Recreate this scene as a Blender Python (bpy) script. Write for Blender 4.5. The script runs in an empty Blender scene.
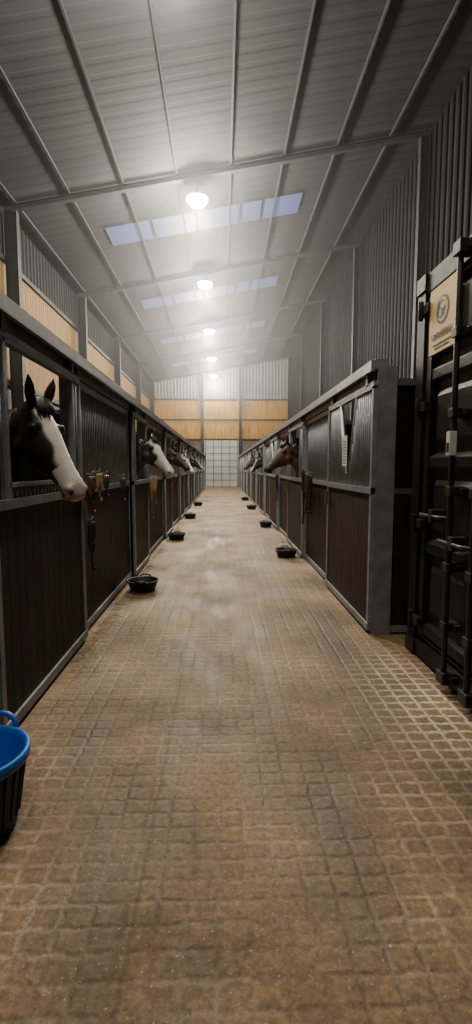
import bpy, math, random
from mathutils import Vector, Matrix
random.seed(7)
S = bpy.context.scene

# ------------------------------------------------------------ materials
def new_mat(name):
    m = bpy.data.materials.new(name); m.use_nodes = True
    nt = m.node_tree; b = nt.nodes['Principled BSDF']
    return m, nt, b
def noisy(name, c1, c2, scale=4.0, rough=0.6, metal=0.0, bump=0.0, bscale=40, stretch=(1,1,1), spec=0.5):
    m, nt, b = new_mat(name)
    tc = nt.nodes.new('ShaderNodeTexCoord'); mp = nt.nodes.new('ShaderNodeMapping')
    mp.inputs['Scale'].default_value = stretch
    nt.links.new(tc.outputs['Object'], mp.inputs['Vector'])
    nz = nt.nodes.new('ShaderNodeTexNoise'); nz.inputs['Scale'].default_value = scale
    nz.inputs['Detail'].default_value = 6
    nt.links.new(mp.outputs[0], nz.inputs['Vector'])
    cr = nt.nodes.new('ShaderNodeValToRGB')
    cr.color_ramp.elements[0].position = .3; cr.color_ramp.elements[1].position = .7
    cr.color_ramp.elements[0].color = (*c1, 1); cr.color_ramp.elements[1].color = (*c2, 1)
    nt.links.new(nz.outputs['Fac'], cr.inputs[0]); nt.links.new(cr.outputs[0], b.inputs['Base Color'])
    b.inputs['Roughness'].default_value = rough; b.inputs['Metallic'].default_value = metal
    b.inputs['Specular IOR Level'].default_value = spec
    if bump:
        n2 = nt.nodes.new('ShaderNodeTexNoise'); n2.inputs['Scale'].default_value = bscale
        nt.links.new(mp.outputs[0], n2.inputs['Vector'])
        bp = nt.nodes.new('ShaderNodeBump'); bp.inputs['Strength'].default_value = bump; bp.inputs['Distance'].default_value = .01
        nt.links.new(n2.outputs['Fac'], bp.inputs['Height']); nt.links.new(bp.outputs[0], b.inputs['Normal'])
    return m
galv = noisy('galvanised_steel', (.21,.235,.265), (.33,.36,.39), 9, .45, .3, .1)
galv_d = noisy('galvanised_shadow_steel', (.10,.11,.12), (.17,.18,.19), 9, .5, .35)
board = noisy('dark_boards', (.018,.010,.0055), (.046,.026,.014), 3, .6, 0, .3, 30, (4,4,.6), .2)
board2 = noisy('partition_boards', (.006,.005,.0045), (.014,.011,.009), 3, .8, 0, .3, 30, (4,4,.6), .1)
clad_d = noisy('dark_cladding', (.010,.011,.012), (.018,.019,.021), 1.2, .7, 0, 0, 40, (1,1,1), .2)
clad_far = noisy('pale_cladding', (.20,.21,.215), (.28,.29,.295), 1.0, .5, .1)
roofm = noisy('roof_sheet', (.048,.050,.055), (.068,.070,.076), .5, .8, .0, 0, 40, (1,1,1), .3)
steel_d = noisy('frame_steel', (.016,.017,.019), (.028,.030,.032), 3, .6, .1)
purl = noisy('purlin_steel', (.04,.042,.047), (.06,.063,.069), 3, .7, .0)
timber = noisy('pine_boards', (.36,.18,.036), (.58,.33,.08), 2.0, .7, 0, .2, 20, (3,3,.5))
timber2 = noisy('dimmed_pine_boards', (.20,.10,.022), (.34,.19,.045), 2.0, .7, 0, .2, 20, (3,3,.5))  # darker copy of the pine; left wall's dim light put into the colour
doorm = noisy('sectional_door_panel', (.32,.345,.35), (.41,.435,.43), 1, .5, .1)
concrete = noisy('concrete', (.12,.10,.08), (.2,.17,.13), 1.5, .85, 0, .3)
cont = noisy('container_paint', (.006,.008,.006), (.014,.017,.013), 2.5, .5, 0, .25, 12, (1,1,1), .3)
cont2 = noisy('container_rod', (.010,.011,.010), (.034,.032,.028), 8, .5, .1)
rubber = noisy('black_rubber', (.008,.008,.008), (.02,.02,.02), 8, .55, 0, .2)
blue = noisy('blue_plastic', (.008,.12,.52), (.012,.18,.66), 3, .4)
blue_d = noisy('shaded_dark_blue_plastic', (.006,.014,.035), (.010,.022,.05), 6, .5, 0, .2)  # tub's dark blue exterior, with its shade put into the colour
blue_m = noisy('dull_blue_plastic', (.006,.035,.08), (.01,.045,.10), 6, .5, 0, .2)
feed = noisy('feed_mix', (.05,.04,.03), (.12,.09,.05), 30, .9)
strawm = noisy('hay_straw', (.34,.24,.10), (.52,.39,.18), 12, .8)
whitep = noisy('white_paper', (.7,.71,.71), (.8,.8,.8), 3, .6)
cream = noisy('sign_cream', (.88,.60,.20), (.95,.70,.28), 3, .6)
navy = noisy('sign_navy', (.02,.05,.14), (.03,.07,.18), 3, .6)
tan = noisy('tan_rope', (.28,.18,.08), (.42,.29,.14), 20, .8)
blackst = noisy('black_strap', (.008,.008,.01), (.02,.02,.02), 10, .6)
brownst = noisy('leather_strap', (.06,.03,.014), (.13,.065,.03), 10, .5)
lamp_h = noisy('lamp_housing', (.4,.4,.4), (.5,.5,.5), 3, .5)

def emis(name, col, st):
    m, nt, b = new_mat(name)
    nz = nt.nodes.new('ShaderNodeTexNoise'); nz.inputs['Scale'].default_value = 2
    mx = nt.nodes.new('ShaderNodeMixRGB'); mx.inputs[1].default_value = (*[c*.9 for c in col],1); mx.inputs[2].default_value = (*col,1)
    nt.links.new(nz.outputs['Fac'], mx.inputs[0])
    b.inputs['Base Color'].default_value = (*[c*.3 for c in col],1)
    nt.links.new(mx.outputs[0], b.inputs['Emission Color']); b.inputs['Emission Strength'].default_value = st
    return m
skym = emis('dusk_skylight', (.33,.40,.90), .30)
bulbm = emis('lamp_lens', (1,.93,.8), 80)

def coat_mat():
    m, nt, b = new_mat('horse_coat')
    a = nt.nodes.new('ShaderNodeAttribute'); a.attribute_name = 'coat'
    tc = nt.nodes.new('ShaderNodeTexCoord')
    nz = nt.nodes.new('ShaderNodeTexNoise'); nz.inputs['Scale'].default_value = 60; nz.inputs['Detail'].default_value = 4
    nt.links.new(tc.outputs['Object'], nz.inputs['Vector'])
    mr = nt.nodes.new('ShaderNodeMapRange'); mr.inputs['To Min'].default_value = .75; mr.inputs['To Max'].default_value = 1.2
    nt.links.new(nz.outputs['Fac'], mr.inputs['Value'])
    mx = nt.nodes.new('ShaderNodeVectorMath'); mx.operation = 'SCALE'
    nt.links.new(a.outputs['Color'], mx.inputs[0]); nt.links.new(mr.outputs[0], mx.inputs['Scale'])
    nt.links.new(mx.outputs[0], b.inputs['Base Color'])
    b.inputs['Roughness'].default_value = .5
    bp = nt.nodes.new('ShaderNodeBump'); bp.inputs['Strength'].default_value = .15; bp.inputs['Distance'].default_value = .004
    nt.links.new(nz.outputs['Fac'], bp.inputs['Height']); nt.links.new(bp.outputs[0], b.inputs['Normal'])
    return m
coatm = coat_mat()

def floor_mat():
    m, nt, b = new_mat('block_paving'); L = nt.links.new
    def math_(op, a=None, bb=None, va=None, vb=None, clamp=False):
        n=nt.nodes.new('ShaderNodeMath'); n.operation=op; n.use_clamp=clamp
        if a is not None: L(a,n.inputs[0])
        if bb is not None: L(bb,n.inputs[1])
        if va is not None: n.inputs[0].default_value=va
        if vb is not None: n.inputs[1].default_value=vb
        return n.outputs[0]
    def noise(sc, det, ro=.5):
        n=nt.nodes.new('ShaderNodeTexNoise'); n.inputs['Scale'].default_value=sc; n.inputs['Detail'].default_value=det; n.inputs['Roughness'].default_value=ro
        L(tc.outputs['Object'], n.inputs['Vector']); return n
    def rng(src, f0,f1,t0=0,t1=1):
        n=nt.nodes.new('ShaderNodeMapRange'); n.inputs['From Min'].default_value=f0; n.inputs['From Max'].default_value=f1; n.inputs['To Min'].default_value=t0; n.inputs['To Max'].default_value=t1
        L(src,n.inputs['Value']); return n.outputs[0]
    tc = nt.nodes.new('ShaderNodeTexCoord')
    wn = noise(18,4)
    ws = nt.nodes.new('ShaderNodeVectorMath'); ws.operation='SCALE'; ws.inputs['Scale'].default_value = .036
    L(wn.outputs['Color'], ws.inputs[0])
    wa = nt.nodes.new('ShaderNodeVectorMath'); wa.operation='ADD'
    L(tc.outputs['Object'], wa.inputs[0]); L(ws.outputs[0], wa.inputs[1])
    br = nt.nodes.new('ShaderNodeTexBrick')
    br.inputs['Scale'].default_value = 1; br.inputs['Brick Width'].default_value = .105; br.inputs['Row Height'].default_value = .085
    br.inputs['Mortar Size'].default_value = .018; br.inputs['Mortar Smooth'].default_value = 1; br.offset = 0.0
    br.inputs['Color1'].default_value = (.8,.8,.8,1); br.inputs['Color2'].default_value = (1.12,1.12,1.12,1); br.inputs['Mortar'].default_value = (1,1,1,1)
    L(wa.outputs[0], br.inputs['Vector'])
    big = noise(.8,9,.62)
    cr = nt.nodes.new('ShaderNodeValToRGB')
    cr.color_ramp.elements[0].position=.34; cr.color_ramp.elements[0].color=(.10,.057,.025,1)
    cr.color_ramp.elements[1].position=.60; cr.color_ramp.elements[1].color=(.27,.172,.080,1)
    L(big.outputs['Fac'], cr.inputs[0])
    pn = noise(1.6,6); wear = rng(noise(2.6,5,.6).outputs['Fac'], .36,.56,.25,1)
    joint = math_('MULTIPLY', br.outputs['Fac'], wear)
    dust = rng(pn.outputs['Fac'], .42,.62)
    sub = nt.nodes.new('ShaderNodeVectorMath'); sub.operation='SUBTRACT'; sub.inputs[1].default_value=(1.35,2.9,0)
    L(tc.outputs['Object'], sub.inputs[0])
    sc = nt.nodes.new('ShaderNodeVectorMath'); sc.operation='MULTIPLY'; sc.inputs[1].default_value=(1.9,.9,0)
    L(sub.outputs[0], sc.inputs[0])
    ln = nt.nodes.new('ShaderNodeVectorMath'); ln.operation='LENGTH'; L(sc.outputs[0], ln.inputs[0])
    pm = rng(math_('ADD', ln.outputs['Value'], math_('MULTIPLY', pn.outputs['Fac'], vb=.6)), 1.3,.5)
    pmj = math_('MULTIPLY', math_('MULTIPLY', pm, br.outputs['Fac']), vb=.95)
    dj = math_('ADD', math_('MULTIPLY', math_('MULTIPLY', dust, joint), vb=.30), pmj, clamp=True)
    inv = math_('SUBTRACT', va=1, bb=dust)
    dm = math_('MULTIPLY', joint, inv)
    dk = nt.nodes.new('ShaderNodeMixRGB'); dk.blend_type='MULTIPLY'
    L(dm, dk.inputs[0]); L(cr.outputs[0], dk.inputs[1]); dk.inputs[2].default_value=(.64,.60,.56,1)
    mt = nt.nodes.new('ShaderNodeMixRGB'); mt.blend_type='MULTIPLY'; mt.inputs[0].default_value=.5
    L(dk.outputs[0], mt.inputs[1]); L(br.outputs['Color'], mt.inputs[2])
    mx = nt.nodes.new('ShaderNodeMixRGB'); mx.inputs[2].default_value=(.60,.51,.38,1)
    L(dj, mx.inputs[0]); L(mt.outputs[0], mx.inputs[1])
    gn = noise(34,7,.82)
    gr = rng(gn.outputs['Fac'], .32,.68,.35,1.65)
    mp = nt.nodes.new('ShaderNodeMapping'); mp.inputs['Scale'].default_value=(2.2,.8,1); L(tc.outputs['Object'], mp.inputs['Vector'])
    st = nt.nodes.new('ShaderNodeTexNoise'); st.inputs['Scale'].default_value=1.1; st.inputs['Detail'].default_value=7; st.inputs['Roughness'].default_value=.65; L(mp.outputs[0], st.inputs['Vector'])
    stv = rng(st.outputs['Fac'], .36,.54,.60,1.08)
    gr2 = math_('MULTIPLY', gr, stv)
    gm = nt.nodes.new('ShaderNodeVectorMath'); gm.operation='SCALE'; L(mx.outputs[0], gm.inputs[0]); L(gr2, gm.inputs['Scale'])
    vr = rng(noise(75,2).outputs['Fac'], .65,.72,0,.7)
    mx2 = nt.nodes.new('ShaderNodeMixRGB'); mx2.inputs[2].default_value=(.50,.39,.24,1)
    L(vr, mx2.inputs[0]); L(gm.outputs[0], mx2.inputs[1])
    sx = nt.nodes.new('ShaderNodeSeparateXYZ'); L(wa.outputs[0], sx.inputs[0])
    a3 = rng(math_('ABSOLUTE', math_('ADD', sx.outputs[0], vb=.28)), .004,.012,.5,0)
    mx3 = nt.nodes.new('ShaderNodeMixRGB'); mx3.inputs[2].default_value=(.05,.03,.018,1)
    L(a3, mx3.inputs[0]); L(mx2.outputs[0], mx3.inputs[1])
    L(mx3.outputs[0], b.inputs['Base Color'])
    L(rng(st.outputs['Fac'], .36,.54,.50,.7), b.inputs['Roughness'])
    hh = math_('SUBTRACT', gn.outputs['Fac'], joint)
    bp = nt.nodes.new('ShaderNodeBump'); bp.inputs['Strength'].default_value=.5; bp.inputs['Distance'].default_value=.007
    L(hh, bp.inputs['Height']); L(bp.outputs[0], b.inputs['Normal'])
    return m
floorm = floor_mat()

# ------------------------------------------------------------ mesh builder
class MB:
    def __init__(s): s.v=[]; s.f=[]; s.m=[]; s.mats=[]; s.sm=[]
    def mi(s, mat):
        if mat not in s.mats: s.mats.append(mat)
        return s.mats.index(mat)
    def face(s, idx, mat, smooth=False): s.f.append(tuple(idx)); s.m.append(s.mi(mat)); s.sm.append(smooth)
    def box(s, x0,x1,y0,y1,z0,z1, mat, bev=0):
        if x0>x1: x0,x1=x1,x0
        if y0>y1: y0,y1=y1,y0
        if z0>z1: z0,z1=z1,z0
        n=len(s.v)
        s.v += [(x0,y0,z0),(x1,y0,z0),(x1,y1,z0),(x0,y1,z0),(x0,y0,z1),(x1,y0,z1),(x1,y1,z1),(x0,y1,z1)]
        for q in ((3,2,1,0),(4,5,6,7),(0,1,5,4),(1,2,6,5),(2,3,7,6),(3,0,4,7)):
            s.face([n+i for i in q], mat)
    def tube(s, pts, r, mat, seg=8, closed=False, flat=1.0):
        pts=[Vector(p) for p in pts]; n0=len(s.v); K=len(pts)
        rs = r if isinstance(r,(list,tuple)) else [r]*K
        for i,p in enumerate(pts):
            if closed: t=(pts[(i+1)%K]-pts[i-1])
            else: t=(pts[min(i+1,K-1)]-pts[max(i-1,0)])
            t.normalize()
            ref=Vector((0,0,1)) if abs(t.z)<.95 else Vector((1,0,0))
            a=t.cross(ref).normalized(); b=a.cross(t).normalized()
            for j in range(seg):
                an=2*math.pi*j/seg
                s.v.append(tuple(p+a*math.cos(an)*rs[i]*flat+b*math.sin(an)*rs[i]))
        for i in range(K if closed else K-1):
            i2=(i+1)%K
            for j in range(seg):
                j2=(j+1)%seg
                s.face((n0+i*seg+j, n0+i*seg+j2, n0+i2*seg+j2, n0+i2*seg+j), mat, True)
        if not closed:
            s.face([n0+j for j in range(seg)][::-1], mat); s.face([n0+(K-1)*seg+j for j in range(seg)], mat)
    def lathe(s, c, prof, mat, seg=28, caps=(True,True)):
        n0=len(s.v)
        for r,z in prof:
            for j in range(seg):
                a=2*math.pi*j/seg; s.v.append((c[0]+r*math.cos(a), c[1]+r*math.sin(a), c[2]+z))
        for i in range(len(prof)-1):
            for j in range(seg):
                j2=(j+1)%seg
                s.face((n0+i*seg+j,n0+i*seg+j2,n0+(i+1)*seg+j2,n0+(i+1)*seg+j), mat, True)
        L=n0+(len(prof)-1)*seg
        if caps[0]: s.face([n0+j for j in range(seg)][::-1], mat)
        if caps[1]: s.face([L+j for j in range(seg)], mat)
    def loft(s, rings, mat, n=20, power=1.0):
        n0=len(s.v)
        for c,sd,up,w,h in rings:
            for j in range(n):
                a=2*math.pi*j/n; ca,sa=math.cos(a),math.sin(a)
                s.v.append(tuple(Vector(c)+Vector(sd)*w*ca+Vector(up)*h*sa))
        for i in range(len(rings)-1):
            for j in range(n):
                j2=(j+1)%n
                s.face((n0+i*n+j,n0+i*n+j2,n0+(i+1)*n+j2,n0+(i+1)*n+j), mat, True)
        s.face([n0+j for j in range(n)][::-1], mat, True); L=n0+(len(rings)-1)*n
        s.face([L+j for j in range(n)], mat, True)
    def sphere(s, c, r, mat, n=12, sc=(1,1,1)):
        n0=len(s.v)
        for i in range(1,n):
            th=math.pi*i/n
            for j in range(n*2):
                a=math.pi*j/n
                s.v.append((c[0]+r*sc[0]*math.sin(th)*math.cos(a), c[1]+r*sc[1]*math.sin(th)*math.sin(a), c[2]-r*sc[2]*math.cos(th)))
        W=n*2
        for i in range(n-2):
            for j in range(W):
                j2=(j+1)%W
                s.face((n0+i*W+j,n0+i*W+j2,n0+(i+1)*W+j2,n0+(i+1)*W+j), mat, True)
        s.face([n0+j for j in range(W)][::-1], mat, True); L=n0+(n-2)*W
        s.face([L+j for j in range(W)], mat, True)
    def obj(s, name, parent=None, bevel=0, loc=None):
        me=bpy.data.meshes.new(name+'_mesh')
        me.from_pydata([tuple(v) for v in s.v],[],s.f)
        for m in s.mats: me.materials.append(m)
        me.polygons.foreach_set('material_index', s.m); me.polygons.foreach_set('use_smooth', s.sm)
        me.update()
        o=bpy.data.objects.new(name, me); S.collection.objects.link(o)
        if loc is not None:
            me.transform(Matrix.Translation(-Vector(loc))); o.location=loc
        if parent: o.parent=parent
        if bevel:
            b=o.modifiers.new('bev','BEVEL'); b.width=bevel; b.segments=2; b.limit_method='ANGLE'
        return o

# ------------------------------------------------------------ room shell
XL, XR = -5.46, 5.30
Y0, Y1 = -2.6, 37.3
def roof(x): return 9.115 + .186*x
def corrugate(mb, axis, fixed, a0, a1, z0, zf, mat, pitch=.25, depth=.035):
    prof=[(0,0),(.45,0),(.58,1),(.87,1)]
    pts=[]; k=a0
    while k<a1:
        for u,d in prof:
            if k+u*pitch<a1: pts.append((k+u*pitch,d*depth))
        k+=pitch
    pts.append((a1,0)); n0=len(mb.v)
    for a,d in pts:
        for z in (z0, zf(a)):
            mb.v.append((a,fixed-d,z) if axis=='x' else (fixed+(d if fixed<0 else -d),a,z))
    for i in range(len(pts)-1):
        mb.face((n0+2*i,n0+2*i+2,n0+2*i+3,n0+2*i+1), mat)
frames=[.7+6*i for i in range(-0,7)]

f=MB(); f.box(XL-.1,XR+.1,Y0-.1,Y1+.1,-.1,0,floorm); f.obj('floor')

w=MB()
w.box(XL-.2,XL-.1,Y0,Y1,0,3.7,concrete)
w.box(XL-.22,XL-.14,Y0,Y1,3.7,roof(XL),clad_d)
y=Y0
while y<Y1:
    w.box(XL-.13,XL-.10,y,y+.15,3.7,6.75,timber2); y+=.172
w.box(XL-.10,XL-.02,Y0,Y1,3.62,3.78,steel_d); w.box(XL-.10,XL-.02,Y0,Y1,5.2,5.3,steel_d); w.box(XL-.10,XL-.02,Y0,Y1,6.72,6.84,steel_d)
corrugate(w,'y',XL-.12,Y0,Y1,6.8,lambda a:roof(XL)+.05,clad_d)
w.obj('wall_left')
w=MB(); w.box(XR+.1,XR+.2,Y0,Y1,0,roof(XR)+.1,clad_d); corrugate(w,'y',XR+.1,Y0,Y1,0,lambda a:roof(XR)+.02,clad_d,.3,.03)
w.obj('wall_right')
w=MB(); w.box(XL-.1,-1.5,Y1+.1,Y1+.2,0,3.7,concrete); w.box(1.3,XR+.1,Y1+.1,Y1+.2,0,3.7,concrete)
w.box(XL-.1,XR+.1,Y1+.14,Y1+.2,3.7,roof(XL),clad_d)
x=XL
while x<XR:
    w.box(x,x+.15,Y1+.06,Y1+.1,3.75,6.75,timber); x+=.172
corrugate(w,'x',Y1+.1,XL-.1,XR+.1,6.8,lambda a:roof(a)+.05,clad_far,.25,.04)
w.obj('wall_far')
w=MB()
for z in (3.68,5.2,6.75): w.box(XL,XR,Y1-.02,Y1+.05,z,z+.10,steel_d)
for x in (-1.5,1.42): w.box(x-.1,x+.1,Y1-.2,Y1+.05,0,roof(x)-.2,steel_d)
w.obj('trim_far_rails')
w=MB(); w.box(XL-.1,XR+.1,Y0-.2,Y0,0,8.2,clad_d); w.obj('wall_back')
r=MB(); k=Y0; pts=[]
while k<Y1+.1:
    for u,d in ((0,0),(.5,0),(.62,1),(.88,1)): pts.append((k+u*.33,d*.005))
    k+=.33
for a,d in pts:
    r.v.append((XL-.2,a,roof(XL-.2)+d+.02)); r.v.append((XR+.2,a,roof(XR+.2)+d+.02))
for i in range(len(pts)-1): r.face((2*i,2*i+1,2*i+3,2*i+2), roofm)
r.obj('ceiling')
p=MB()
x=XL+.3
while x<XR:
    z=roof(x); p.box(x-.02,x+.02,Y0,Y1,z-.06,z-.005,purl); x+=1.35
p.obj('trim_roof_purlins')
for i,y in enumerate(frames):
    c=MB()
    def slab(xa,xb,ya,yb,dz0,dz1):
        n=len(c.v)
        for xx in (xa,xb):
            for yy in (ya,yb):
                for dz in (dz0,dz1): c.v.append((xx,yy,roof(xx)+dz))
        for q in ((0,1,3,2),(4,6,7,5),(0,4,5,1),(2,3,7,6),(0,2,6,4),(1,5,7,3)): c.face([n+j for j in q], purl)
    slab(XL,XR,y-.06,y+.06,-.07,-.06); slab(XL,XR,y-.01,y+.01,-.19,-.07); slab(XL,XR,y-.06,y+.06,-.20,-.19)
    for xc in (XL+.17,XR-.13):
        top=roof(xc)-.20; hw=.15 if xc<0 else .1
        c.box(xc-hw,xc+hw,y-.01,y+.01,0,top,steel_d); c.box(xc-hw-.01,xc-hw+.005,y-.09,y+.09,0,top,steel_d); c.box(xc+hw-.005,xc+hw+.01,y-.09,y+.09,0,top,steel_d)
    c.obj('steel_portal_frame')
k=0
for y in (14.6,20.6,26.6,32.6):
    s=MB(); 
    for xa,xb in ((-3.4,-2.13),(-2.03,-.8),(-.7,.55),(.65,1.2),(1.3,2.4)):
        n=len(s.v)
        s.v += [(xa,y,roof(xa)-.012),(xb,y,roof(xb)-.012),(xb,y+1.1,roof(xb)-.012),(xa,y+1.1,roof(xa)-.012)]
        s.face((n+3,n+2,n+1,n), skym)
    k+=1; s.obj('window_%d'%k)
d=MB()
d.box(-1.30,1.22,Y1+.02,Y1+.05,0,3.66,doorm)
for i in range(7): 
    z=i*.52; d.box(-1.30,1.22,Y1-.01,Y1+.02,z+.03,z+.05,steel_d)
for x in (-1.30,-.68,-.04,.60,1.18): d.box(x,x+.04,Y1-.01,Y1+.02,0,3.66,steel_d)
d.box(-1.38,-1.30,Y1-.04,Y1+.05,0,3.66,galv); d.box(1.22,1.30,Y1-.04,Y1+.05,0,3.66,galv)
d.obj('door_1')

# dusty air under the roof, haze box added and shaped for lamp halos
hz=MB(); ZB=3.1
hz.v=[(XL,6.0,ZB),(XR,6.0,ZB),(XR,Y1-.3,ZB),(XL,Y1-.3,ZB),(XL,6.0,roof(XL)-.03),(XR,6.0,roof(XR)-.03),(XR,Y1-.3,roof(XR)-.03),(XL,Y1-.3,roof(XL)-.03)]
hm=bpy.data.materials.new('dusty_halo_air'); hm.use_nodes=True; nt=hm.node_tree; nt.nodes.clear()
vo=nt.nodes.new('ShaderNodeVolumeScatter'); vo.inputs['Density'].default_value=.0085; vo.inputs['Anisotropy'].default_value=.82; vo.inputs['Color'].default_value=(.97,.98,1,1)
mo=nt.nodes.new('ShaderNodeOutputMaterial'); nt.links.new(vo.outputs[0], mo.inputs['Volume'])
for q in ((3,2,1,0),(4,5,6,7),(0,1,5,4),(1,2,6,5),(2,3,7,6),(3,0,4,7)): hz.face(q,hm)
hz.obj('dusty_halo_haze')

# ------------------------------------------------------------ lights
for i,(y,en) in enumerate([(.9,480),(6.8,780),(12.9,1650),(18.5,1650),(24.6,1650),(30.7,1650),(36.3,1000)]):
    m=MB(); zc=8.32; xc=-.62
    m.lathe((xc,y,zc),[(.06,.26),(.10,.24),(.12,.14),(.2,.11),(.30,.10),(.29,.085),(.02,.085)],lamp_h,24)
    m.lathe((xc,y,zc),[(.02,.083),(.27,.082),(.26,.03),(.19,-.05),(.02,-.09)],bulbm,24)
    m.tube([(xc,y,zc+.25),(xc,y,roof(xc)-.21)],.012,steel_d,6)
    o=m.obj('high_bay_lamp', loc=(xc,y,zc))
    l=bpy.data.lights.new('lamp_light','POINT'); l.energy=en; l.color=(1,.91,.75); l.shadow_soft_size=.24
    lo=bpy.data.objects.new('lamp_light',l); S.collection.objects.link(lo); lo.parent=o; lo.location=(0,0,-.34)

# ------------------------------------------------------------ stalls
HT=2.44
def stall_front(side, sections, name, first_post=False, depth=3.8, m_open=.15, low=0):
    x0 = -1.24 if side<0 else 1.37
    mb=MB()
    def B(d0,d1,y0,y1,z0,z1,mat): mb.box(x0+side*d0,x0+side*d1,y0,y1,z0,z1,mat)
    ya=sections[0][0]; yb=sections[-1][1]
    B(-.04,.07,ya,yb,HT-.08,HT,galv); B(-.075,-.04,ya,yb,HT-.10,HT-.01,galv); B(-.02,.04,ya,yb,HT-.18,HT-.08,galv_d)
    ZT=2.21
    for (y0,y1,kind) in sections:
        off = -.055 if kind!='panel' else 0.0
        if y0>ya or first_post or side<0: B(-.02,.10 if not (first_post and y0==ya) else .14,y0-.05,y0+.05,0,HT-.07,galv)
        a=y0+.05; b=y1-.05
        if kind!='panel': a=y0-.02; b=y1+.02
        d0=off; d1=off+.045
        B(d0,d1,a,b,ZT-.02,ZT+.04,galv)
        B(d0-.005,d1,a,b,1.27,1.325,galv)
        B(d0-.005,d1,a,b,.03,.09,galv)
        B(d0,d1,a,a+.045,.10,ZT,galv); B(d0,d1,b-.045,b,.10,ZT,galv)
        y=a+.047
        while y<b-.05:
            e=min(y+.118,b-.047); B(d0+.012,d1-.008,y,e-.006,.09,1.27,board); y+=.118
        B(d0+.022,d1-.015,a+.04,b-.04,.10,1.27,board2)
        mid=(a+b)/2; y=a+.085
        while y<b-.06:
            zb=1.32
            xx=x0+side*(d0+.022)
            if kind=='open' and abs(y-mid)<(b-a)/2-m_open-.01:
                if low: mb.tube([(xx,y,zb),(xx,y,zb+low)],.010,galv,6)
                y+=.062; continue
            if kind=='vee':
                hw=.30; t=abs(y-mid)
                if t<hw:
                    zb2=1.45+ (t/hw)*.65
                    mb.tube([(xx,y,zb),(xx,y,min(zb2,ZT))],.011,galv,6); y+=.062; continue
            mb.tube([(xx,y,zb),(xx,y,ZT)],.011,galv,6); y+=.062
        if kind=='open':
            for yy in (a+m_open,b-m_open): B(d0,d1,yy-.02,yy+.02,1.32,ZT,galv)
            if low: B(d0,d1,a+m_open,b-m_open,1.32+low,1.345+low,galv)
        if kind=='vee':
            xx=x0+side*(d0+.022)
            mb.tube([(xx,mid-.32,ZT),(xx,mid-.05,1.45),(xx,mid+.05,1.45),(xx,mid+.32,ZT)],.02,galv,8)
        if kind!='panel':
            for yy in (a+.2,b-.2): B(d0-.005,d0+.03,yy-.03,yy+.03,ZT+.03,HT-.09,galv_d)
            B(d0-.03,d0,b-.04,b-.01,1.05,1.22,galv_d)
    B(-.02,.10,yb-.05,yb+.05,0,HT-.07,galv)
    def part(y):
        B(.12,depth,y-.02,y+.02,.02,ZT,board2)
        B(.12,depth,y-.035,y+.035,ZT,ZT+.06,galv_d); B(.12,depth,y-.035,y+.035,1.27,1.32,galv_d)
        if first_post:
            n=.16
            while n<1.2:
                B(n,n+.112,y-.032,y-.02,.08,1.27,board); n+=.118
            B(.14,1.3,y-.04,y-.02,.02,.08,galv)
            B(1.3,1.36,y-.045,y+.045,0,ZT,galv)
    part(ya)
    return mb.obj(name)

for k in range(9):
    y=2.85+3.6*k
    if k==0: stall_front(-1, [(2.50,4.05,'open'),(4.05,6.45,'panel')], 'horse_stall', depth=4.0, m_open=.20, low=.07)
    else: stall_front(-1, [(y,y+1.2,'open'),(y+1.2,y+3.6,'panel')], 'horse_stall', depth=4.0)
stall_front(-1, [(-1.1,2.5,'panel')], 'horse_stall', depth=4.0)
right_open={1,3,4,6}
for k in range(9):
    y=4.15+3.6*k
    secs=[(y,y+1.7,'open' if k in right_open else 'vee'),(y+1.7,y+3.6,'panel')]
    stall_front(1, secs, 'horse_stall', first_post=(k==0), m_open=.3)

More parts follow.
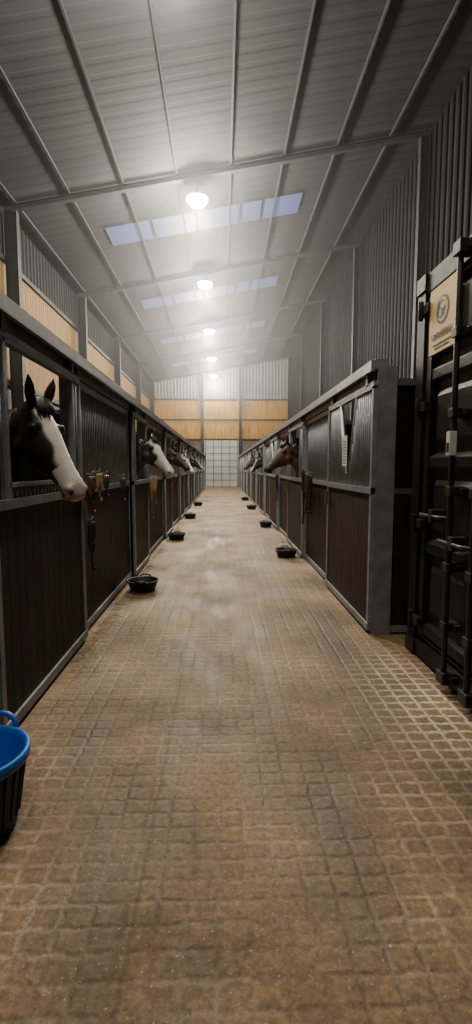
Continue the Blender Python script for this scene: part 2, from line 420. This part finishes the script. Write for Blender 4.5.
# ------------------------------------------------------------ horses
def horse(loc, rot, yaw, pitch, coat, mane_c, face, bw, vox, neckx=.68, neckz=1.95, muzzle=(.05,.04,.04), hsc=1.0):
    R=math.radians
    mb=MB(); X=Vector((1,0,0)); Yv=Vector((0,1,0)); Z=Vector((0,0,1))
    poll=Vector((neckx, math.sin(R(yaw))*.10, neckz))
    hf=Vector((math.cos(R(yaw))*math.cos(R(pitch)), math.sin(R(yaw))*math.cos(R(pitch)), -math.sin(R(pitch))))
    hu=Vector((math.cos(R(yaw))*math.sin(R(pitch)), math.sin(R(yaw))*math.sin(R(pitch)), math.cos(R(pitch))))
    hs=Vector((-math.sin(R(yaw)), math.cos(R(yaw)),0))
    hf*=hsc; hu*=hsc; hs*=hsc
    tr=[(-1.56,1.30,.08,.10),(-1.50,1.27,.18,.2),(-1.38,1.24,.26,.28),(-1.15,1.23,.295,.33),(-.85,1.17,.29,.33),(-.5,1.12,.31,.355),(-.2,1.12,.285,.37),(.0,1.15,.25,.365),(.14,1.17,.2,.3),(.22,1.18,.12,.2)]
    mb.loft([((x,0,z),Yv,Z,w_,h_) for x,z,w_,h_ in tr], coatm)
    p0=Vector((-.02,0,1.22)); p3=poll+hu*-.10+hf*.02
    p1=Vector((.22,0,1.42)); p2=poll+Vector((-.14*math.cos(R(yaw)),-.14*math.sin(R(yaw))*.6,-.24))
    rings=[]
    K=9
    wh=[(.2,.33),(.17,.29),(.145,.25),(.125,.215),(.11,.185),(.10,.16),(.092,.14),(.088,.125),(.085,.115)]
    for i in range(K):
        t=i/(K-1); u=1-t
        c=p0*u**3+p1*3*u*u*t+p2*3*u*t*t+p3*t**3
        tg=((p1-p0)*3*u*u+(p2-p1)*6*u*t+(p3-p2)*3*t*t).normalized()
        sd=(Yv*(1-t)+hs*t).normalized()
        up=sd.cross(tg)*-1
        g=1+(hsc-1)*t
        rings.append((c,sd,up,wh[i][0]*g,wh[i][1]*g))
    mb.loft(rings, coatm)
    crest=[]
    for c,sd,up,a,b in rings:
        uu=up if up.x*-1+up.z>0 else -up
        crest.append((c+uu*b, sd, uu))
    hd=[(-.05,-.03,.05,.05),(.0,-.005,.078,.085),(.07,.0,.098,.125),(.14,.004,.108,.15),(.21,.004,.104,.155),(.28,0,.088,.135),(.35,-.003,.070,.108),(.42,-.003,.060,.088),(.48,-.002,.058,.076),(.54,.0,.062,.072),(.585,-.008,.058,.064),(.615,-.02,.043,.046),(.63,-.03,.02,.02)]
    mb.loft([(poll+hf*s_+hu*(do-d_),hs,hu,w_,d_) for s_,do,w_,d_ in hd], coatm, 24)
    for sg in (-1,1):
        mb.sphere(poll+hf*.19+hu*-.19+hs*.055*sg, .085*hsc, coatm, 8)
        mb.sphere(poll+hf*.155+hu*-.045+hs*.088*sg, .032*hsc, coatm, 8)
        mb.sphere(poll+hf*.565+hu*-.045+hs*.045*sg, .026*hsc, coatm, 8)
    mb.sphere(poll+hf*.555+hu*-.135, .032*hsc, coatm, 8)
    for sg in (-1,1):
        y=.15*sg
        fl=[(0,1.15,.14),(-.02,1.0,.12),(-.03,.85,.085),(-.02,.7,.065),(-.01,.55,.055),(0,.5,.058),(0,.44,.045),(0,.3,.036),(0,.2,.038),(0,.15,.048),(.03,.08,.042),(.045,.06,.055),(.06,0,.068)]
        mb.loft([((x,y,z),X,Yv,r_,r_*.85) for x,z,r_ in fl], coatm, 14)
        y=.17*sg
        hl=[(-1.2,1.2,.2),(-1.2,1.0,.2),(-1.17,.87,.16),(-1.22,.75,.11),(-1.3,.64,.075),(-1.39,.55,.06),(-1.41,.48,.055),(-1.39,.38,.042),(-1.37,.25,.038),(-1.36,.16,.048),(-1.33,.09,.042),(-1.31,.06,.056),(-1.29,0,.068)]
        mb.loft([((x,y*(1 if z<1 else .8),z),X,Yv,r_,r_*.8) for x,z,r_ in hl], coatm, 14)
    me=bpy.data.meshes.new('tmp'); me.from_pydata([tuple(v) for v in mb.v],[],mb.f)
    o=bpy.data.objects.new('tmp',me); S.collection.objects.link(o)
    rm=o.modifiers.new('r','REMESH'); rm.mode='VOXEL'; rm.voxel_size=vox
    sm=o.modifiers.new('s','SMOOTH'); sm.factor=.5; sm.iterations=5
    bpy.context.view_layer.update()
    ev=o.evaluated_get(bpy.context.evaluated_depsgraph_get()); em=bpy.data.meshes.new_from_object(ev)
    bpy.data.objects.remove(o)
    out=MB(); cols=[]
    q2=hsc*hsc
    for v in em.vertices:
        c=Vector(v.co); out.v.append(tuple(c)); rel=c-poll
        s_=rel.dot(hf)/q2; u_=rel.dot(hu)/q2; l_=rel.dot(hs)/q2
        col=Vector(coat)
        if s_>-.02 and u_>-.3 and abs(l_)<.14:
            if s_>.47: col=col.lerp(Vector(muzzle), min(1,(s_-.47)/.06))
            if face is not None:
                ww=bw*(0.6 if s_<.04 else (1.0 if s_<.2 else (.95 if s_<.42 else 1.4)))
                ww*=1+.12*math.sin(s_*37)
                ulim=.16 if bw>.08 else (.06 if s_<.42 else .10)
                if s_>.02 and abs(l_)<ww and u_>-ulim:
                    e=min(1,(ww-abs(l_))/.012); col=col.lerp(Vector(face), max(0,e))
                if s_>.56 and abs(l_)<.05 and bw<.08: col=Vector(face).lerp(Vector((.45,.30,.27)),.6)
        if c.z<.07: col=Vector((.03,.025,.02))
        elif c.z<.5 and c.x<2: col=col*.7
        cols.append(col)
    for pgn in em.polygons: out.face(tuple(pgn.vertices), coatm, True)
    def addpart(fn, col):
        n=len(out.v); fn(); cols.extend([Vector(col)]*(len(out.v)-n))
    mc=Vector(mane_c)
    for sg in (-1,1):
        base=poll+hs*.052*sg+hu*-.005
        dr=(Z*.9+hs*.22*sg+hu*.25).normalized()
        fw=(hf+hu*.4); fw=(fw-dr*fw.dot(dr)).normalized(); sd=dr.cross(fw)
        dr=dr*hsc*.92
        addpart(lambda: out.loft([(base+dr*t-fw*.01,sd,fw,w_,w_*.6) for t,w_ in ((-.03,.024),(.02,.032),(.06,.038),(.10,.031),(.14,.016),(.165,.003))],coatm,12), Vector(coat)*.8)
        addpart(lambda: out.loft([(base+dr*t+fw*.012,sd,fw,w_,w_*.4) for t,w_ in ((.01,.015),(.06,.024),(.10,.019),(.135,.006))],coatm,10), Vector(coat)*.35+Vector((.01,.008,.007)))
        addpart(lambda: out.sphere(poll+hf*.165+hu*-.052+hs*.097*sg,.021,eye_m,8), (0,0,0))
        addpart(lambda: out.sphere(poll+hf*.590+hu*-.045+hs*.052*sg,.014,coatm,8,(1,1,1.3)), (.008,.006,.006))
        addpart(lambda: out.tube([poll+hf*.46+hu*-.118+hs*.053*sg, poll+hf*.53+hu*-.112+hs*.055*sg, poll+hf*.60+hu*-.095+hs*.036*sg],.004,coatm,6), (.01,.008,.008))
    sgm = 1 if yaw>0 else -1
    for i in range(len(crest)-1):
        for q in range(7):
            t=q/7; c=crest[i][0].lerp(crest[i+1][0],t); sd=crest[i][1]; uu=crest[i][2]
            if i<1: continue
            L=.15+.05*random.random()
            a=c+uu*.012; jit=random.uniform(-.02,.02)
            pts=[a-uu*.03, a+uu*.015+sd*.02*sgm, a-uu*.05+sd*.062*sgm+X*jit, a-uu*L+sd*.105*sgm+X*jit*2-Z*.03]
            addpart(lambda: out.tube(pts,[.012,.018,.016,.004],coatm,6), mc*random.uniform(.7,1.2))
    for q in range(7):
        l=(q-3)*.012
        pts=[poll+hu*.0+hs*l+hf*-.04, poll+hu*.022+hs*l, poll+hu*.018+hs*l*1.4+hf*.06, poll+hu*.008+hs*l*1.2+hf*(.11+.03*random.random())]
        addpart(lambda: out.tube(pts,[.012,.013,.01,.003],coatm,6), mc)
    addpart(lambda: out.tube([(-1.52,0,1.38),(-1.63,0,1.3),(-1.68,0,1.0),(-1.66,0,.7),(-1.64,0,.45)],[.03,.06,.075,.07,.02],coatm,10), mc)
    ob=out.obj('horse')
    at=ob.data.color_attributes.new('coat','FLOAT_COLOR','POINT')
    for i,c in enumerate(cols): at.data[i].color=(c[0],c[1],c[2],1)
    ob.location=loc; ob.rotation_euler=(0,0,math.radians(rot))
    return ob
eye_m,_,eb=new_mat('horse_eye'); eb.inputs['Base Color'].default_value=(.008,.005,.004,1); eb.inputs['Roughness'].default_value=.08
dark=(.018,.014,.012); bay=(.055,.028,.016); brown=(.085,.038,.018); grey=(.34,.33,.32); black=(.010,.009,.009)
W=(.76,.70,.64)
horse((-1.87,3.24,0),0,-33,55,dark,black,W,.056,.011,neckz=1.93,hsc=1.14,muzzle=(.16,.12,.11))
horse((-1.70,7.05,0),0,-30,52,(.045,.038,.034),(.03,.025,.025),(.76,.72,.68),.085,.013,muzzle=(.4,.32,.30),hsc=1.05)
horse((-1.76,10.65,0),0,-20,47,bay,black,None,.03,.018)
horse((-1.78,14.25,0),0,-25,58,grey,(.25,.25,.25),W,.05,.02,neckz=1.9,muzzle=(.2,.18,.17))
horse((-1.75,17.85,0),0,-10,50,dark,black,W,.03,.022)
horse((1.83,8.6,0),180,22,46,brown,black,None,.03,.014,hsc=1.06)
horse((1.92,15.8,0),180,15,57,dark,black,W,.03,.022,neckz=1.9)
horse((1.92,19.4,0),180,15,50,bay,black,None,.03,.022)

# ------------------------------------------------------------ feed tubs
def tub(x,y,r,h,mat,name):
    m=MB()
    prof=[(r*.74,0),(r*.78,.01),(r*.88,h*.5),(r*.97,h-.015),(r*1.04,h-.012),(r*1.05,h),(r*.98,h+.003),(r*.93,h-.01),(r*.84,h*.5),(r*.76,h*.35),(r*.3,h*.36),(.01,h*.37)]
    m.lathe((x,y,0),prof,mat)
    m.lathe((x,y,0),[(r*.74,h*.36),(r*.77,h*.42),(r*.3,h*.5),(.01,h*.48)],feed)
    for sg in (-1,1):
        m.tube([(x-.07,y+sg*r*1.0,h-.01),(x-.05,y+sg*r*1.10,h+.015),(x,y+sg*r*1.14,h+.02),(x+.05,y+sg*r*1.10,h+.015),(x+.07,y+sg*r*1.0,h-.01)],.011,mat,8)
    return m.obj(name)
for x,y in ((-.98,5.75),(-.96,9.9),(-.96,14.1),(-.96,18.9),(1.09,7.9),(1.08,22.0),(1.08,17.2)):
    tub(x,y,.19,.13,rubber,'feed_tub')
tub(1.12,12.0,.17,.13,blue_m,'feed_tub')
m=MB(); bx,by=-1.015,1.88
m.lathe((bx,by,0),[(.135,0),(.142,.008),(.165,.17),(.182,.29),(.187,.295)],blue_d,36,(True,False))
m.lathe((bx,by,0),[(.183,.285),(.197,.288),(.203,.30),(.204,.33),(.197,.337),(.185,.335),(.178,.31),(.155,.15),(.13,.02),(.01,.018)],blue,36,(False,True))
for q in range(24):
    a=2*math.pi*q/24; m.tube([(bx+.150*math.cos(a),by+.150*math.sin(a),.05),(bx+.184*math.cos(a),by+.184*math.sin(a),.285)],.004,blue_d,5)
for sg in (0,1):
    an=math.radians(90+180*sg); cx,cy=math.cos(an),math.sin(an)
    tx,ty=-cy,cx
    pts=[]
    for t in range(9):
        q=math.pi*t/8
        pts.append((bx+cx*(.195+.03*math.sin(q))+tx*.075*math.cos(q), by+cy*(.195+.03*math.sin(q))+ty*.075*math.cos(q), .325+.055*math.sin(q)))
    m.tube(pts,.012,blue,8)
m.obj('blue_tub_trug', loc=(bx,by,0))

# loose hay wisps swept along the foot of the stall fronts
m=MB()
def wisps(cx_,cy_,n,sx_,sy_):
    for _ in range(n):
        x=random.gauss(cx_,sx_); y=random.gauss(cy_,sy_)
        x=max(-1.15,min(1.28,x))
        a=random.uniform(0,math.pi); L=random.uniform(.02,.06); z=random.uniform(.002,.006)
        dx,dy=math.cos(a)*L,math.sin(a)*L
        m.tube([(x-dx,y-dy,z),(x,y,z+.004),(x+dx,y+dy,z)],.0016,strawm,4)
wisps(-1.13,4.1,90,.03,.25); wisps(-1.12,4.9,60,.04,.35); wisps(-1.12,6.9,70,.03,.3); wisps(-1.12,8.2,60,.03,.4)
wisps(-1.12,11.9,50,.03,.6); wisps(1.24,6.0,40,.03,.6); wisps(1.24,9.7,50,.03,.5)
m.obj('hay_wisps')

# ------------------------------------------------------------ headcollars / ropes on the stall fronts
def headcollar(x,y,z,side,mat,L=.5,name='hanging_headcollar'):
    m=MB(); s=-side
    xo=x+s*.035
    m.tube([(x+s*.0,y,z+.03),(x+s*.05,y,z+.02),(x+s*.06,y,z+.05)],.007,galv,6)
    for k,(w,l,dx) in enumerate(((.05,L*.55,.0),(.075,L*.7,.02),(.035,L*.4,.035))):
        pts=[(xo+s*dx, y+w*math.sin(2*math.pi*t/14)*(1+.3*math.sin(t)), z-l/2+l/2*math.cos(2*math.pi*t/14)) for t in range(14)]
        m.tube(pts,.011,mat,6,True,.5)
    m.tube([(xo+s*.01,y-.06,z-L*.4),(xo+s*.03,y,z-L*.45),(xo+s*.01,y+.06,z-L*.4)],.011,mat,6)
    m.tube([(xo,y,z),(xo+s*.02,y+.03,z-L*.5),(xo+s*.015,y-.02,z-L*.8),(xo+s*.02,y+.02,z-L)],.012,mat,8)
    m.sphere((xo+s*.02,y+.02,z-L),.022,mat,6)
    return m.obj(name)
headcollar(-1.215,4.27,1.42,-1,brownst,.32)
headcollar(-1.215,4.22,1.02,-1,blackst,.42)
headcollar(-1.215,4.52,1.44,-1,tan,.24)
headcollar(-1.215,4.80,1.42,-1,brownst,.2)
headcollar(-1.215,5.6,1.38,-1,brownst,.26)
headcollar(-1.215,7.9,1.36,-1,tan,.7)
headcollar(-1.215,8.3,1.34,-1,tan,.45)
headcollar(-1.215,11.8,1.3,-1,brownst,.6)
headcollar(1.345,7.45,1.48,1,blackst,.85)
headcollar(1.345,6.9,1.40,1,blackst,.55)
headcollar(1.345,7.2,1.42,1,brownst,.6)
headcollar(1.345,11.1,1.35,1,blackst,.6)
m=MB(); m.box(1.300,1.304,4.92,5.10,1.52,1.84,whitep)
for i in range(8): m.box(1.298,1.3,4.95,5.07,1.55+i*.032,1.558+i*.032,navy)
m.tube([(1.306,5.0,1.84),(1.312,5.0,2.2)],.002,blackst,6)
m.obj('stall_notice')

# ------------------------------------------------------------ shipping container
c=MB(); cx=1.53; ya,yb=1.36,3.80; H=2.95; XB=4.45
c.box(cx+.09,XB,ya+.05,yb-.05,.10,H-.06,cont)
x=cx+.3
while x<XB-.3:
    c.box(x,x+.12,yb-.05,yb-.015,.2,H-.15,cont); c.box(x,x+.12,ya+.015,ya+.05,.2,H-.15,cont); x+=.24
for yy in (ya,yb-.16):
    for xx in (cx,XB-.16):
        for zz in (0,H-.12):
            c.box(xx,xx+.17,yy,yy+.16,zz,zz+.12,cont2)
    for xx in (cx+.01,XB-.12): c.box(xx,xx+.11,yy+.01,yy+.15,.12,H-.12,cont)
for zz,hh in ((.02,.13),(H-.15,.14)):
    c.box(cx+.015,cx+.12,ya+.16,yb-.16,zz,zz+hh,cont)
    c.box(cx+.1,XB,yb-.13,yb-.02,zz,zz+hh-.02,cont); c.box(cx+.1,XB,ya+.02,ya+.13,zz,zz+hh-.02,cont)
for y0,y1 in ((ya+.17,(ya+yb)/2-.008),((ya+yb)/2+.008,yb-.17)):
    z0,z1=.17,H-.17
    c.box(cx+.06,cx+.09,y0,y1,z0,z1,cont)
    c.box(cx+.035,cx+.06,y0,y1,z0,z0+.02,rubber); c.box(cx+.035,cx+.06,y0,y1,z1-.02,z1,rubber)
    for q in ((y0+.02,y0+.10),(y1-.10,y1-.02)): c.box(cx+.02,cx+.06,q[0],q[1],z0+.02,z1-.02,cont)
    nz=4; hgt=(z1-z0-.04)/nz
    for i in range(nz):
        za=z0+.02+i*hgt; 
        n=len(c.v)
        for yy in (y0+.1,y1-.1):
            c.v += [(cx+.06,yy,za),(cx+.025,yy,za+.03),(cx+.025,yy,za+.10),(cx+.06,yy,za+.13)]
        for j in range(3): c.face((n+j,n+4+j,n+5+j,n+1+j), cont)
        n=len(c.v); a_=y0+.16; b_=y1-.16; z_a=za+.19; z_b=za+hgt-.06
        c.v += [(cx+.06,a_,z_a),(cx+.06,b_,z_a),(cx+.06,b_,z_b),(cx+.06,a_,z_b),(cx+.03,a_+.04,z_a+.04),(cx+.03,b_-.04,z_a+.04),(cx+.03,b_-.04,z_b-.04),(cx+.03,a_+.04,z_b-.04)]
        for q in ((4,7,6,5),(0,4,5,1),(1,5,6,2),(2,6,7,3),(3,7,4,0)): c.face([n+j for j in q], cont)
    far = y1>2.6
    hy = y1+.01 if far else y0-.01
    for z in (.3,1.07,1.96,2.68):
        c.box(cx-.015,cx+.03,hy-.09,hy+.07,z-.035,z+.035,cont2)
        c.tube([(cx-.02,hy+ (.02 if far else -.02),z-.07),(cx-.02,hy+(.02 if far else -.02),z+.07)],.02,cont2,10)
for ry,dr in ((3.02,1),(2.72,1),(2.42,-1),(2.12,-1)):
    c.tube([(cx-.045,ry,.05),(cx-.045,ry,H-.04)],.019,cont2,12)
    for z in (.1,H-.09):
        c.box(cx-.075,cx+.02,ry-.05,ry+.05,z-.04,z+.04,cont2)
        c.box(cx-.03,cx+.02,ry-.08,ry+.08,z-.025,z+.025,cont2)
    for z in (.45,.85,1.35,1.85,2.35):
        c.box(cx-.07,cx+.03,ry-.035,ry+.035,z-.03,z+.03,cont2)
        c.box(cx-.012,cx+.03,ry-.07,ry+.07,z-.022,z+.022,cont2)
    hz_=1.17 if ry in (3.02,2.12) else 1.02
    L=.42
    c.tube([(cx-.05,ry,hz_),(cx-.085,ry+dr*.05,hz_),(cx-.06,ry+dr*L*.6,hz_-.01),(cx-.06,ry+dr*L,hz_-.015)],[.016,.014,.014,.018],cont2,8)
    c.box(cx-.075,cx+.03,ry+dr*L*.55-.03,ry+dr*L*.55+.03,hz_-.05,hz_+.04,cont2)
body=c.obj('shipping_container', bevel=.004, loc=(cx,2.58,0))
def child(mb,name):
    o=mb.obj(name); o.parent=body; o.matrix_parent_inverse=Matrix.Translation((-cx,-2.58,0)); return o
m=MB(); m.box(cx-.1,cx-.055,2.95,3.00,1.58,1.73,whitep); m.box(cx-.104,cx-.1,2.96,2.99,1.60,1.66,rubber)
o=child(m,'lock_box'); bv=o.modifiers.new('b','BEVEL'); bv.width=.012; bv.segments=3
m=MB(); m.box(cx+.005,cx+.018,3.15,3.55,2.32,2.78,cream)
xs=cx+.003
def disc(yc,zc,r,mat,x,sy=1,sz=1):
    n=len(m.v)
    for j in range(32):
        a=2*math.pi*j/32; m.v.append((x,yc+r*sy*math.cos(a),zc+r*sz*math.sin(a)))
    m.face(list(range(n,n+32)),mat)
disc(3.35,2.60,.095,navy,xs); disc(3.35,2.60,.080,cream,xs-.001); 
disc(3.365,2.605,.066,navy,xs-.002,1,.95); disc(3.335,2.625,.042,cream,xs-.003,1,.5); disc(3.375,2.58,.03,cream,xs-.003,.6,1)
m.box(xs-.001,xs,3.21,3.49,2.375,2.383,navy); m.box(xs-.001,xs,3.24,3.46,2.35,2.358,navy)
child(m,'sign_board')
tc=bpy.data.curves.new('sign_text','FONT'); tc.body='UNIVERSAL'; tc.size=.062; tc.align_x='CENTER'; tc.extrude=.001
to=bpy.data.objects.new('sign_text',tc); S.collection.objects.link(to); tc.materials.append(navy)
to.rotation_euler=(math.radians(90),0,math.radians(-90)); to.location=(xs-cx-.002, 3.35-2.58, 2.42); to.parent=body

# ------------------------------------------------------------ world + camera
wd=bpy.data.worlds.new('dusk'); S.world=wd; wd.use_nodes=True
wd.node_tree.nodes['Background'].inputs[0].default_value=(.35,.42,.6,1); wd.node_tree.nodes['Background'].inputs[1].default_value=.05
cam=bpy.data.cameras.new('camera'); co=bpy.data.objects.new('camera',cam); S.collection.objects.link(co)
cam.sensor_fit='HORIZONTAL'; cam.sensor_width=36; cam.lens=36; cam.clip_start=.05
ps=math.atan(14/472); th=math.atan(44/472)
fw=Vector((math.sin(ps)*math.cos(th),math.cos(ps)*math.cos(th),-math.sin(th))); rt=Vector((math.cos(ps),-math.sin(ps),0)); up=rt.cross(fw)
mt=Matrix((( rt.x,up.x,-fw.x,0),(rt.y,up.y,-fw.y,0),(rt.z,up.z,-fw.z,0),(0,0,0,1)))
co.matrix_world=Matrix.Translation((0,0,1.5)) @ mt
S.camera=co
